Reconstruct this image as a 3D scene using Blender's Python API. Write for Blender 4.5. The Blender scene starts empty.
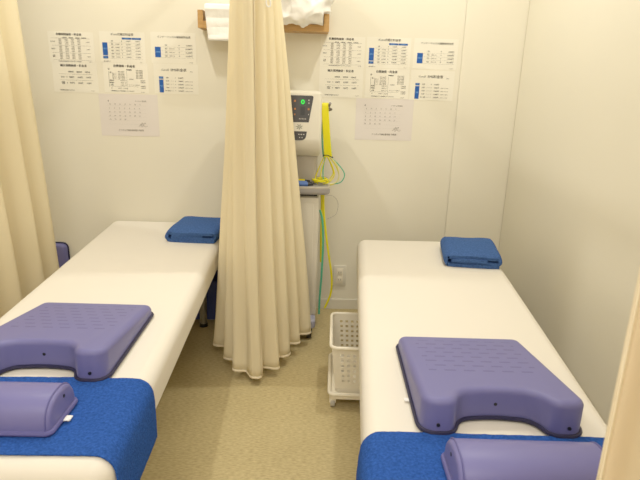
import bpy, bmesh, math, random
from mathutils import Vector, Matrix, noise as mnoise
random.seed(7)
S = bpy.context.scene
COL = S.collection
PI = math.pi

# ------------------------------------------------------------------ materials
def srgb(r, g, b):
    f = lambda c: (c/255/12.92) if c/255 <= .04045 else ((c/255+.055)/1.055)**2.4
    return (f(r), f(g), f(b), 1)

def mat(name, rgb, rough=.6, bump=None, spec=.4, sheen=0, var=0, emit=0, metal=0, vscale=6, transl=0, sss=0):
    m = bpy.data.materials.new(name); m.use_nodes = True
    nt = m.node_tree; b = nt.nodes['Principled BSDF']
    c = srgb(*rgb)
    b.inputs['Base Color'].default_value = c
    b.inputs['Roughness'].default_value = rough
    b.inputs['Specular IOR Level'].default_value = spec
    b.inputs['Metallic'].default_value = metal
    if sheen:
        b.inputs['Sheen Weight'].default_value = sheen
        b.inputs['Sheen Roughness'].default_value = .5
        b.inputs['Sheen Tint'].default_value = c
    if emit:
        b.inputs['Emission Color'].default_value = c
        b.inputs['Emission Strength'].default_value = emit
    tc = nt.nodes.new('ShaderNodeTexCoord')
    if var:
        n = nt.nodes.new('ShaderNodeTexNoise'); n.inputs['Scale'].default_value = vscale; n.inputs['Detail'].default_value = 5
        nt.links.new(tc.outputs['Object'], n.inputs['Vector'])
        r = nt.nodes.new('ShaderNodeValToRGB')
        r.color_ramp.elements[0].position = .3; r.color_ramp.elements[1].position = .7
        r.color_ramp.elements[0].color = tuple(x*(1-var) for x in c[:3])+(1,)
        r.color_ramp.elements[1].color = tuple(min(1, x*(1+var)) for x in c[:3])+(1,)
        nt.links.new(n.outputs['Fac'], r.inputs['Fac'])
        nt.links.new(r.outputs['Color'], b.inputs['Base Color'])
    if bump:
        sc, st, dist = bump
        n2 = nt.nodes.new('ShaderNodeTexNoise'); n2.inputs['Scale'].default_value = sc; n2.inputs['Detail'].default_value = 3
        nt.links.new(tc.outputs['Object'], n2.inputs['Vector'])
        bp = nt.nodes.new('ShaderNodeBump'); bp.inputs['Strength'].default_value = st; bp.inputs['Distance'].default_value = dist
        nt.links.new(n2.outputs['Fac'], bp.inputs['Height'])
        nt.links.new(bp.outputs['Normal'], b.inputs['Normal'])
    if transl:
        t = nt.nodes.new('ShaderNodeBsdfTranslucent'); t.inputs['Color'].default_value = c
        mx = nt.nodes.new('ShaderNodeMixShader'); mx.inputs[0].default_value = transl
        out = nt.nodes['Material Output']
        nt.links.new(b.outputs[0], mx.inputs[1]); nt.links.new(t.outputs[0], mx.inputs[2]); nt.links.new(mx.outputs[0], out.inputs['Surface'])
    return m

M = {}
M['wall'] = mat('wall_paper', (233, 227, 209), .85, (90, .12, .002), .2, var=.012, vscale=2)
M['wall_base'] = mat('baseboard_vinyl', (222, 216, 200), .5)
M['ceiling'] = mat('ceiling_board', (235, 232, 224), .9, (120, .2, .003))
M['sheet'] = mat('white_bed_cover', (229, 222, 210), .7, (14, .06, .01), .25)
M['bedframe'] = mat('bed_frame', (120, 112, 100), .5)
M['bedleg'] = mat('bed_leg_metal', (150, 148, 142), .35, metal=.6)
M['terry'] = mat('blue_terry', (42, 82, 164), .95, (420, .9, .004), .05, sheen=.3, var=.30, vscale=170)
M['terry2'] = mat('folded_blue_terry', (64, 96, 156), .95, (380, .9, .004), .05, sheen=.35, var=.26, vscale=150)
M['vinyl2'] = mat('purple_vinyl_plain', (107, 105, 163), .42, (60, .05, .002), .4)
M['piping'] = mat('navy_piping', (28, 26, 62), .5)
M['pipingp'] = mat('purple_piping', (90, 88, 148), .45)
M['black'] = mat('black_plastic', (22, 21, 22), .4)
M['tag'] = mat('white_tag', (240, 238, 235), .7)
M['curtain'] = mat('cream_curtain', (253, 242, 210), .85, (700, .25, .001), .1, sheen=.1, transl=.34)
M['hem'] = mat('curtain_hem', (252, 238, 208), .85, (500, .2, .001), .1, transl=.15)
M['nearcurtain'] = mat('beige_near_curtain', (236, 218, 184), .85, (600, .2, .001), .1, transl=.2)
M['white_metal'] = mat('white_rail_metal', (225, 224, 220), .4)
M['paper'] = mat('white_paper', (238, 233, 218), .6, spec=.3)
M['calpaper'] = mat('grey_white_paper', (226, 218, 212), .6, spec=.3)
M['ink'] = mat('black_ink', (40, 36, 34), .7)
M['inkg'] = mat('grey_ink', (118, 110, 100), .7)
M['blueink'] = mat('blue_ink', (20, 84, 170), .6)
M['paleink'] = mat('pale_blue_ink', (120, 175, 235), .6)
M['whitecloth'] = mat('white_cloth', (246, 243, 238), .8, (30, .3, .01), .2)
M['device'] = mat('device_beige', (222, 216, 200), .4)
M['device2'] = mat('device_grey', (176, 168, 154), .45)
M['traygrey'] = mat('tray_grey', (152, 148, 146), .4)
M['panel'] = mat('panel_dark', (46, 42, 40), .35)
M['greenled'] = mat('green_led', (40, 235, 70), .4, emit=.7)
M['greendark'] = mat('green_screen', (16, 66, 26), .3)
M['orange'] = mat('orange_mark', (190, 120, 50), .5)
M['lgrey'] = mat('light_mark', (190, 186, 178), .5)
M['yellow'] = mat('yellow_cable', (232, 222, 20), .4)
M['teal'] = mat('teal_cable', (70, 176, 140), .4)
M['bluepad'] = mat('blue_pad', (70, 104, 170), .5)
M['redclip'] = mat('red_clip', (120, 60, 52), .5)
M['basket'] = mat('ivory_plastic', (238, 229, 208), .4)
M['caster'] = mat('grey_caster', (176, 170, 156), .4)
M['darkgap'] = mat('slot_dark', (60, 56, 50), .6)
M['bluebin'] = mat('navy_bin', (60, 74, 140), .5)

def wood_mat():
    m = bpy.data.materials.new('oak_wood'); m.use_nodes = True; nt = m.node_tree; b = nt.nodes['Principled BSDF']
    tc = nt.nodes.new('ShaderNodeTexCoord'); mp = nt.nodes.new('ShaderNodeMapping'); mp.inputs['Scale'].default_value = (3, 40, 40)
    n = nt.nodes.new('ShaderNodeTexNoise'); n.inputs['Scale'].default_value = 4; n.inputs['Detail'].default_value = 6
    r = nt.nodes.new('ShaderNodeValToRGB'); r.color_ramp.elements[0].color = srgb(168, 124, 66); r.color_ramp.elements[1].color = srgb(206, 162, 98)
    nt.links.new(tc.outputs['Object'], mp.inputs[0]); nt.links.new(mp.outputs[0], n.inputs['Vector']); nt.links.new(n.outputs['Fac'], r.inputs[0])
    nt.links.new(r.outputs[0], b.inputs['Base Color']); b.inputs['Roughness'].default_value = .5
    return m
M['wood'] = wood_mat()

def floor_mat():
    m = bpy.data.materials.new('woven_vinyl_floor'); m.use_nodes = True; nt = m.node_tree; b = nt.nodes['Principled BSDF']
    L = nt.links.new
    tc = nt.nodes.new('ShaderNodeTexCoord')
    mp = nt.nodes.new('ShaderNodeMapping'); mp.inputs['Scale'].default_value = (60, 210, 1)
    n = nt.nodes.new('ShaderNodeTexNoise'); n.inputs['Scale'].default_value = 1; n.inputs['Detail'].default_value = 3
    L(tc.outputs['Object'], mp.inputs[0]); L(mp.outputs[0], n.inputs['Vector'])
    n2 = nt.nodes.new('ShaderNodeTexNoise'); n2.inputs['Scale'].default_value = 3; n2.inputs['Detail'].default_value = 4
    L(tc.outputs['Object'], n2.inputs['Vector'])
    r = nt.nodes.new('ShaderNodeValToRGB')
    r.color_ramp.elements[0].position = .3; r.color_ramp.elements[1].position = .72
    r.color_ramp.elements[0].color = srgb(160, 141, 96); r.color_ramp.elements[1].color = srgb(205, 187, 138)
    mx = nt.nodes.new('ShaderNodeMath'); mx.operation = 'MULTIPLY_ADD'; mx.inputs[1].default_value = .25
    L(n2.outputs['Fac'], mx.inputs[0])
    m2 = nt.nodes.new('ShaderNodeMath'); m2.operation = 'MULTIPLY'; m2.inputs[1].default_value = .75
    L(n.outputs['Fac'], m2.inputs[0]); L(m2.outputs[0], mx.inputs[2])
    L(mx.outputs[0], r.inputs[0]); L(r.outputs[0], b.inputs['Base Color'])
    bp = nt.nodes.new('ShaderNodeBump'); bp.inputs['Strength'].default_value = .25; bp.inputs['Distance'].default_value = .002
    L(n.outputs['Fac'], bp.inputs['Height']); L(bp.outputs[0], b.inputs['Normal'])
    b.inputs['Roughness'].default_value = .55; b.inputs['Specular IOR Level'].default_value = .3
    return m
M['floor'] = floor_mat()

def cushion_mat():
    # purple vinyl with staggered rows of short embossed dashes on the top
    m = bpy.data.materials.new('purple_vinyl_embossed'); m.use_nodes = True; nt = m.node_tree; b = nt.nodes['Principled BSDF']
    L = nt.links.new
    def mth(op, a, bb=None, c=None):
        n = nt.nodes.new('ShaderNodeMath'); n.operation = op
        for i, v in enumerate((a, bb, c)):
            if v is None: continue
            if isinstance(v, (int, float)): n.inputs[i].default_value = v
            else: L(v, n.inputs[i])
        return n.outputs[0]
    tc = nt.nodes.new('ShaderNodeTexCoord'); sp = nt.nodes.new('ShaderNodeSeparateXYZ'); L(tc.outputs['Object'], sp.inputs[0])
    x, y, z = sp.outputs
    rowf = mth('DIVIDE', y, .030)
    row = mth('FLOOR', rowf)
    fy = mth('SUBTRACT', rowf, row)
    xs = mth('ADD', mth('DIVIDE', x, .047), mth('MULTIPLY', row, .37))
    fx = mth('FRACT', xs)
    inx = mth('MULTIPLY', mth('GREATER_THAN', fx, .2), mth('LESS_THAN', fx, .8))
    iny = mth('LESS_THAN', mth('ABSOLUTE', mth('SUBTRACT', fy, .5)), .13)
    reg = mth('MULTIPLY', mth('LESS_THAN', mth('ABSOLUTE', x), .135), mth('MULTIPLY', mth('GREATER_THAN', y, -.07), mth('LESS_THAN', y, .165)))
    up = mth('GREATER_THAN', z, .037)
    mask = mth('MULTIPLY', mth('MULTIPLY', inx, iny), mth('MULTIPLY', reg, up))
    c1 = srgb(106, 105, 160); c2 = srgb(90, 88, 142)
    mix = nt.nodes.new('ShaderNodeMix'); mix.data_type = 'RGBA'
    L(mask, mix.inputs['Factor']); mix.inputs['A'].default_value = c1; mix.inputs['B'].default_value = c2
    L(mix.outputs['Result'], b.inputs['Base Color'])
    bp = nt.nodes.new('ShaderNodeBump'); bp.inputs['Strength'].default_value = .5; bp.inputs['Distance'].default_value = .003; bp.invert = True
    L(mask, bp.inputs['Height']); L(bp.outputs[0], b.inputs['Normal'])
    b.inputs['Roughness'].default_value = .45; b.inputs['Specular IOR Level'].default_value = .35
    return m
M['vinyl'] = cushion_mat()

# ------------------------------------------------------------------ object helpers
def thing(name, label, cat, loc=(0, 0, 0), rotz=0, group=None):
    o = bpy.data.objects.new(name, None); COL.objects.link(o)
    o.empty_display_size = .05
    o.location = loc; o.rotation_euler = (0, 0, rotz)
    o['label'] = label; o['category'] = cat
    if group: o['group'] = group
    return o

def tag(o, label, cat, group=None):
    o['label'] = label; o['category'] = cat
    if group: o['group'] = group
    return o

def obj(name, bm, m, parent=None, smooth=True, label=None, loc=None):
    me = bpy.data.meshes.new(name)
    bmesh.ops.recalc_face_normals(bm, faces=bm.faces)
    bm.to_mesh(me); bm.free()
    mats = m if isinstance(m, (list, tuple)) else [m]
    for x in mats: me.materials.append(x)
    if smooth:
        for p in me.polygons: p.use_smooth = True
    o = bpy.data.objects.new(name, me); COL.objects.link(o)
    if smooth:
        try: me.set_sharp_from_angle(angle=math.radians(40))
        except Exception: pass
    if parent: o.parent = parent
    if label: o['label'] = label
    if loc: o.location = loc
    return o

def struct(name, bm, m, smooth=False):
    o = obj(name, bm, m, None, smooth); o['kind'] = 'structure'; return o

def box(x0, x1, y0, y1, z0, z1, bev=0, seg=2, bm=None):
    nb = bmesh.new()
    bmesh.ops.create_cube(nb, size=1)
    for v in nb.verts:
        v.co = Vector(((x0+x1)/2+v.co.x*(x1-x0), (y0+y1)/2+v.co.y*(y1-y0), (z0+z1)/2+v.co.z*(z1-z0)))
    if bev: bmesh.ops.bevel(nb, geom=nb.edges[:], offset=bev, segments=seg, profile=.5, affect='EDGES')
    return merge(bm, nb)

def merge(bm, nb):
    if bm is None: return nb
    me = bpy.data.meshes.new('tmp'); nb.to_mesh(me); nb.free(); bm.from_mesh(me); bpy.data.meshes.remove(me)
    return bm

def cyl(p0, p1, r0, r1=None, n=16, bm=None, bev=0):
    r1 = r0 if r1 is None else r1
    p0, p1 = Vector(p0), Vector(p1); d = p1-p0
    nb = bmesh.new()
    bmesh.ops.create_cone(nb, cap_ends=True, segments=n, radius1=r0, radius2=r1, depth=d.length)
    q = Vector((0, 0, 1)).rotation_difference(d.normalized()).to_matrix().to_4x4()
    if bev:
        es = [e for e in nb.edges if len(e.link_faces) == 2 and any(len(f.verts) > 4 for f in e.link_faces)]
        bmesh.ops.bevel(nb, geom=es, offset=bev, segments=2, profile=.5, affect='EDGES')
    nb.transform(Matrix.Translation((p0+p1)/2) @ q)
    return merge(bm, nb)

def catmull(P, k=8, closed=False):
    P = [Vector(p) for p in P]; n = len(P); out = []
    rng = n if closed else n-1
    for i in range(rng):
        if closed: a, b, c, d = P[i-1], P[i], P[(i+1) % n], P[(i+2) % n]
        else: a, b, c, d = P[max(i-1, 0)], P[i], P[i+1], P[min(i+2, n-1)]
        for j in range(k):
            t = j/k
            out.append(.5*((2*b)+(c-a)*t+(2*a-5*b+4*c-d)*t*t+(3*b-a-3*c+d)*t**3))
    if not closed: out.append(P[-1])
    return out

def tube(path, r, n=8, closed=False, bm=None, smoothk=0, ratio=1.0):
    P = catmull(path, smoothk, closed) if smoothk else [Vector(p) for p in path]
    nb = bmesh.new(); rings = []; N = len(P)
    up = Vector((0, 0, 1)); prev = None
    for i, p in enumerate(P):
        a = P[i-1] if (i > 0 or closed) else P[i]
        b = P[(i+1) % N] if (i < N-1 or closed) else P[i]
        t = (b-a).normalized()
        if prev is None:
            x = t.cross(up)
            if x.length < .05: x = t.cross(Vector((0, 1, 0)))
            x.normalize()
        else:
            x = prev-t*prev.dot(t); x.normalize()
        prev = x; y = t.cross(x)
        rings.append([nb.verts.new(p+x*(r*math.cos(2*PI*j/n))+y*(r*ratio*math.sin(2*PI*j/n))) for j in range(n)])
    for i in range(N if closed else N-1):
        A, B = rings[i], rings[(i+1) % N]
        for j in range(n): nb.faces.new((A[j], A[(j+1) % n], B[(j+1) % n], B[j]))
    if not closed:
        nb.faces.new(rings[0][::-1]); nb.faces.new(rings[-1])
    return merge(bm, nb)

def round_poly(pts, radii, seg=6):
    """2D polygon with rounded corners (CCW)"""
    out = []; n = len(pts)
    for i in range(n):
        p = Vector(pts[i]); a = Vector(pts[i-1]); b = Vector(pts[(i+1) % n]); r = radii[i] if isinstance(radii, (list, tuple)) else radii
        if r <= 0: out.append(p); continue
        u = (a-p).normalized(); v = (b-p).normalized()
        ang = math.acos(max(-1, min(1, u.dot(v))))
        d = min(r/math.tan(ang/2), (a-p).length*.49, (b-p).length*.49)
        rr = d*math.tan(ang/2)
        c = p+(u+v).normalized()*(rr/math.sin(ang/2))
        s = p+u*d-c; e = p+v*d-c
        a0 = math.atan2(s.y, s.x); a1 = math.atan2(e.y, e.x)
        da = (a1-a0+PI) % (2*PI)-PI
        for k in range(seg+1):
            t = a0+da*k/seg
            out.append(c+Vector((math.cos(t), math.sin(t)))*rr)
    return out

def inset2d(P, d):
    n = len(P); out = []
    for i in range(n):
        a, p, b = P[i-1], P[i], P[(i+1) % n]
        t1 = (p-a); t2 = (b-p)
        if t1.length < 1e-9: t1 = t2
        if t2.length < 1e-9: t2 = t1
        t1 = t1.normalized(); t2 = t2.normalized()
        n1 = Vector((-t1.y, t1.x)); n2 = Vector((-t2.y, t2.x))
        m = (n1+n2); m = m.normalized() if m.length > 1e-6 else n1
        k = max(.5, m.dot(n1))
        out.append(p+m*(d/k))
    return out

def slab(outline, z0, ztop, rt=.02, rb=.008, seg=5, bm=None):
    """solid over a CCW 2D outline with rounded top and bottom rims; ztop is a number or f(x,y)"""
    P = [Vector(p) for p in outline]
    zt = ztop if callable(ztop) else (lambda x, y: ztop)
    nb = bmesh.new(); rings = []
    prof = []
    for k in range(seg+1):
        a = PI/2*k/seg
        prof.append((rb*(1-math.sin(a)), 'b', rb*(1-math.cos(a))))
    for k in range(seg+1):
        a = PI/2*k/seg
        prof.append((rt*(1-math.cos(a)), 't', rt*(1-math.sin(a))))
    for ins, w, dz in prof:
        Q = inset2d(P, ins) if ins > 1e-7 else P
        ring = []
        for q in Q:
            z = z0+dz if w == 'b' else zt(q.x, q.y)-dz
            ring.append(nb.verts.new((q.x, q.y, z)))
        rings.append(ring)
    n = len(P)
    for A, B in zip(rings, rings[1:]):
        for j in range(n): nb.faces.new((A[j], A[(j+1) % n], B[(j+1) % n], B[j]))
    nb.faces.new(rings[0][::-1]); nb.faces.new(rings[-1])
    return merge(bm, nb)

def extrude_profile(prof, axis, a0, a1, bm=None):
    """closed 2D profile extruded along an axis ('x': prof=(y,z); 'y': prof=(x,z))"""
    nb = bmesh.new()
    f = (lambda p, a: (a, p[0], p[1])) if axis == 'x' else (lambda p, a: (p[0], a, p[1]))
    A = [nb.verts.new(f(p, a0)) for p in prof]; B = [nb.verts.new(f(p, a1)) for p in prof]
    n = len(prof)
    for j in range(n): nb.faces.new((A[j], A[(j+1) % n], B[(j+1) % n], B[j]))
    nb.faces.new(A[::-1]); nb.faces.new(B)
    return merge(bm, nb)

def mod_solid(o, th, off=0):
    m = o.modifiers.new('thick', 'SOLIDIFY'); m.thickness = th; m.offset = off; return m
def mod_bevel(o, w, seg=2):
    m = o.modifiers.new('bev', 'BEVEL'); m.width = w; m.segments = seg; m.limit_method = 'ANGLE'; return m

# text -> bmesh in the local plane (x right, y up)
def text_bm(items, bm=None, z=0.0):
    """items: (string, x, y, size, align, bold)"""
    nb = bmesh.new()
    for s, x, y, size, al, bold in items:
        cu = bpy.data.curves.new('t', 'FONT'); cu.body = s; cu.size = size; cu.align_x = al; cu.align_y = 'CENTER'
        cu.resolution_u = 2
        o = bpy.data.objects.new('t', cu); COL.objects.link(o)
        dg = bpy.context.evaluated_depsgraph_get(); dg.update()
        me = bpy.data.meshes.new_from_object(o.evaluated_get(dg))
        me.transform(Matrix.Translation((x-bold*.6, y, z)))
        nb.from_mesh(me)
        if bold:
            me.transform(Matrix.Translation((bold*.6, bold*.4, 0))); nb.from_mesh(me)
            me.transform(Matrix.Translation((bold*.6, -bold*.4, 0))); nb.from_mesh(me)
        bpy.data.meshes.remove(me); bpy.data.objects.remove(o); bpy.data.curves.remove(cu)
    return merge(bm, nb)

def rects_bm(rects, bm=None, z=0.0):
    nb = bmesh.new()
    for x0, x1, y0, y1 in rects:
        nb.faces.new([nb.verts.new(p) for p in ((x0, y0, z), (x1, y0, z), (x1, y1, z), (x0, y1, z))])
    return merge(bm, nb)

# ------------------------------------------------------------------ camera (solved from the wall sheets and the floor line)
D, H = 2.8463, 1.2259
YAW, PITCH, ROLL, FPX = .0257, .2806, .0303, 537.8
def cam_axes():
    cy, sy, cp, sp = math.cos(YAW), math.sin(YAW), math.cos(PITCH), math.sin(PITCH)
    f = Vector((sy*cp, cy*cp, -sp)); r = Vector((cy, -sy, 0)); u = r.cross(f)
    c, s = math.cos(ROLL), math.sin(ROLL)
    return c*r+s*u, -s*r+c*u, f
r_, u_, f_ = cam_axes()
cam = bpy.data.cameras.new('camera'); camo = bpy.data.objects.new('camera', cam); COL.objects.link(camo)
camo.matrix_world = Matrix(((r_.x, u_.x, -f_.x, 0), (r_.y, u_.y, -f_.y, -D), (r_.z, u_.z, -f_.z, H), (0, 0, 0, 1)))
cam.sensor_width = 36; cam.lens = FPX*36/640; cam.clip_start = .02
cam.dof.use_dof = True; cam.dof.focus_distance = 1.9; cam.dof.aperture_fstop = 11
S.camera = camo
def on_wall(px, py, Y=0.0):
    d = f_*FPX+r_*(px-320)-u_*(py-240); C = Vector((0, -D, H)); return C+d*((Y-C.y)/d.y)

# ------------------------------------------------------------------ the room
XR, XL, YF, CH = 1.068, -2.4, -4.6, 2.62
struct('floor', box(XL-.1, XR+.1, YF-.1, .1, -.1, 0), M['floor'])
struct('ceiling', box(XL-.1, XR+.1, YF-.1, .1, CH, CH+.1), M['ceiling'])
struct('wall_back', box(XL-.1, XR+.1, 0, .1, 0, CH), M['wall'])
struct('wall_right', box(XR, XR+.1, YF, 0, 0, CH), M['wall'])
struct('wall_left', box(XL-.1, XL, YF, 0, 0, CH), M['wall'])
struct('wall_front', box(XL-.1, XR+.1, YF-.1, YF, 0, CH), M['wall'])
struct('trim_1', box(.758, XR, -.008, 0, 0, CH, .006), M['wall'])
struct('baseboard_back', box(XL, .758, -.008, 0, 0, .06, .002), M['wall_base'])
struct('baseboard_right', box(XR-.008, XR, YF, -.028, 0, .06, .002), M['wall_base'])
struct('baseboard_left', box(XL, XL+.008, YF, -.008, 0, .06, .002), M['wall_base'])

# ------------------------------------------------------------------ treatment beds
BZ = .5
def make_bed(label, FL, FR, NR, NL):
    cx = (FL[0]+FR[0]+NR[0]+NL[0])/4; cy = (FL[1]+NL[1])/2
    t = thing('treatment_bed', label, 'bed', (cx, cy, 0), group='treatment beds')
    q = [(p[0]-cx, p[1]-cy) for p in (NL, NR, FR, FL)]
    out = round_poly(q, .045, 8)
    obj('mattress', slab(out, .385, BZ, .04, .02, 8), M['sheet'], t)
    ins = inset2d([Vector(p) for p in q], .05)
    fr = obj('frame', slab(round_poly([tuple(p) for p in ins], .02, 3), .335, .392, .004, .004, 2), M['bedframe'], t)
    for p in inset2d([Vector(p) for p in q], .11):
        p = Vector((p.x, p.y*.84)); l = obj('leg', cyl((p.x, p.y, 0.012), (p.x, p.y, .34), .019, n=16), M['bedleg'], t)
        obj('foot', cyl((p.x, p.y, 0), (p.x, p.y, .02), .023, .021, n=16, bev=.003), M['black'], l)
    return t
LQ = ((-1.046, -.016), (-.419, -.016), (-.375, -1.965), (-.934, -1.965))
RQ = ((.252, -.275), (.899, -.275), (.664, -2.20), (.106, -2.20))
make_bed('white massage bed on the left, its foot end in view, against the back wall', *LQ)
make_bed('white massage bed on the right, along the bare right wall', *RQ)
def edge_x(q, side, y):
    a, b = (q[0], q[3]) if side == 'L' else (q[1], q[2])
    t = (y-a[1])/(b[1]-a[1]); return a[0]+(b[0]-a[0])*t

# ------------------------------------------------------------------ chest cushions
CW, CD = .358, .415           # width, depth
def cush_outline():
    w, d = CW/2, CD/2
    pts = [(-w, -d), (-.112, -d)]; rad = [.03, .02]
    out = round_poly([(-w+.005, d), (-w, -d), (-.108, -d), (-.085, -d+.055), (0, -d+.066), (.085, -d+.055), (.108, -d), (w, -d), (w-.005, d)],
                     [.025, .034, .03, .05, .3, .05, .03, .034, .025], 7)
    return out
def make_cushion(label, loc, rotz, group=None):
    t = thing('chest_cushion', label, 'cushion', loc, rotz, group)
    out = cush_outline()
    zt = lambda x, y: .062-(y/ (CD/2))*.026
    obj('body', slab(out, .006, zt, .017, .004, 6), M['vinyl'], t)
    po = inset2d(out, -.002)
    obj('piping', tube([(p.x, p.y, .0065) for p in po], .005, 8, closed=True), M['piping'], t, label='dark navy edge piping')
    for x, y, z in ((-.142, -CD/2, .026), (.142, -CD/2, .026), (0, -CD/2+.0655, .04)):
        obj('grommet', cyl((x, y-.0025, z), (x, y+.002, z), .0042, n=12), M['black'], t)
    obj('care_tag', box(-CW/2-.016, -CW/2+.002, -.085, -.072, .003, .005), M['tag'], t, False)
    return t
c1 = make_cushion('purple vinyl chest cushion with curved notch on the left massage bed', (-.664, -1.446, BZ+.002), math.radians(-1.0), 'purple chest cushions')
c2 = make_cushion('purple vinyl chest cushion with curved notch on the right massage bed', (.4395, -1.641, BZ+.002), math.radians(-1.2), 'purple chest cushions')
# a third one stands on its edge against the back wall behind the left curtain
c3 = make_cushion('purple cushion standing upright at the wall behind the left curtain', (0, 0, 0), 0, 'purple chest cushions')
c3.rotation_euler = (math.radians(-90), 0, math.radians(180)); 
c3.matrix_world = Matrix.Translation((-1.512, -.003, .182)) @ Matrix(((0, 1, 0, 0), (0, 0, -1, 0), (-1, 0, 0, 0), (0, 0, 0, 1)))

# ------------------------------------------------------------------ half round bolsters
def make_bolster(label, loc, rotz):
    t = thing('bolster_pillow', label, 'pillow', loc, rotz, 'half-round bolsters')
    Lh, W, Hh = .146, .130, .072
    prof = []
    for k in range(25):
        a = PI*k/24
        c, s = math.cos(a), math.sin(a)
        prof.append((W/2*math.copysign(abs(c)**.8, c), .008+(Hh-.008)*abs(s)**.8))
    nb = bmesh.new(); rings = []
    stations = [(-Lh, .86), (-Lh+.0015, .93), (-Lh+.005, .975), (-Lh+.011, 1)]
    stations = stations+[(-x, s) for x, s in reversed(stations)]
    for x, s in stations:
        ring = [(p[0]*s, .004+(p[1]-.004)*s) for p in prof]
        ring = ring+[(ring[-1][0]*.97, .003), (ring[0][0]*.97, .003)]
        rings.append([nb.verts.new((x, -p[0], p[1])) for p in ring])
    n = len(rings[0])
    for A, B in zip(rings, rings[1:]):
        for j in range(n): nb.faces.new((A[j], A[(j+1) % n], B[(j+1) % n], B[j]))
    nb.faces.new(rings[0]); nb.faces.new(rings[-1][::-1])
    obj('body', nb, M['vinyl2'], t)
    rp = round_poly([(-Lh-.001, -W/2), (Lh+.001, -W/2), (Lh+.001, W/2), (-Lh-.001, W/2)], .012, 5)
    obj('piping', tube([(p.x, p.y, .007) for p in rp], .006, 8, closed=True), M['pipingp'], t)
    for sx in (-1, 1):
        obj('grommet', cyl((sx*(Lh-.003), .01, .05), (sx*(Lh+.001), .01, .05), .004, n=12), M['black'], t)
        arc = [(sx*(Lh-.009), -p[0]*.995, .004+(p[1]-.004)*.998) for p in prof]
        obj('seam', tube(arc, .0022, 6), M['pipingp'], t)
    obj('care_tag', box(Lh+.002, Lh+.02, -.018, .000, .006, .008), M['tag'], t, False)
    return t
make_bolster('purple half-round bolster lying on the blue towel of the left bed', (-.668, -1.812, BZ+.008), math.radians(-.5))
make_bolster('purple half-round bolster on the right bed, partly behind the near curtain', (.430, -1.994, BZ+.008), math.radians(-1.5))

# ------------------------------------------------------------------ draped towels
def drape(name, label, Q, y0, y1, hl, hr, skew=0.0, mt='terry', group=None, seed=0):
    nb = bmesh.new()
    ny = 40; rows = []
    for j in range(ny+1):
        v = j/ny; y = y0+(y1-y0)*v
        xl, xr = edge_x(Q, 'L', y), edge_x(Q, 'R', y)
        e = .0036; R = .042
        path = []
        for k in range(8): path.append((xl-e-.004*(1-k/8), BZ-R-hl*(1-k/8)))
        for k in range(7):
            a = PI/2*k/6; path.append((xl-e+R*(1-math.cos(a))+0, BZ-R+(R+e)*math.sin(a)))
        nx = 64
        for k in range(1, nx):
            path.append((xl-e+R+(xr-xl+2*e-2*R)*k/nx, BZ+e))
        for k in range(7):
            a = PI/2*(1-k/6); path.append((xr+e-R*(1-math.cos(a)), BZ-R+(R+e)*math.sin(a)))
        for k in range(1, 9): path.append((xr+e+.001*k/8, BZ-R-hr*k/8))
        row = []
        for i, (x, z) in enumerate(path):
            n1 = mnoise.noise(Vector((x*9+seed, y*9, z*9)))
            n2 = mnoise.noise(Vector((x*45+seed, y*45, z*45)))
            n3 = mnoise.noise(Vector((x*160+seed, y*160, z*160)))
            edge = min(v, 1-v)
            dz = max(0, .0008+.0012*max(0, n1+.2)+.0010*n2+.0010*n3)
            yy = y+.004*mnoise.noise(Vector((x*6+seed, 5.2*(v > .5), z*6)))+skew*(x-(xl+xr)/2)
            out = 0
            if z < BZ-R: out = -dz*1.2 if x < (xl+xr)/2 else dz*1.2; row.append(nb.verts.new((x+out, yy, z)))
            else: row.append(nb.verts.new((x, yy, z+dz)))
        rows.append(row)
    for A, B in zip(rows, rows[1:]):
        for i in range(len(A)-1): nb.faces.new((A[i], A[i+1], B[i+1], B[i]))
    o = obj(name, nb, M[mt])
    mod_solid(o, .005, 0)
    b = o.modifiers.new('bev', 'BEVEL'); b.width = .0025; b.segments = 2; b.limit_method = 'ANGLE'; b.angle_limit = math.radians(60)
    tag(o, label, 'towel', group)
    return o
drape('draped_towel', 'royal blue terry towel draped over the foot of the left bed', LQ, -1.930, -1.640, .09, .12, 0, group='draped blue towels', seed=1)
drape('draped_towel', 'royal blue terry towel draped over the foot of the right bed', RQ, -2.150, -1.845, .10, .08, -.02, group='draped blue towels', seed=9)

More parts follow.
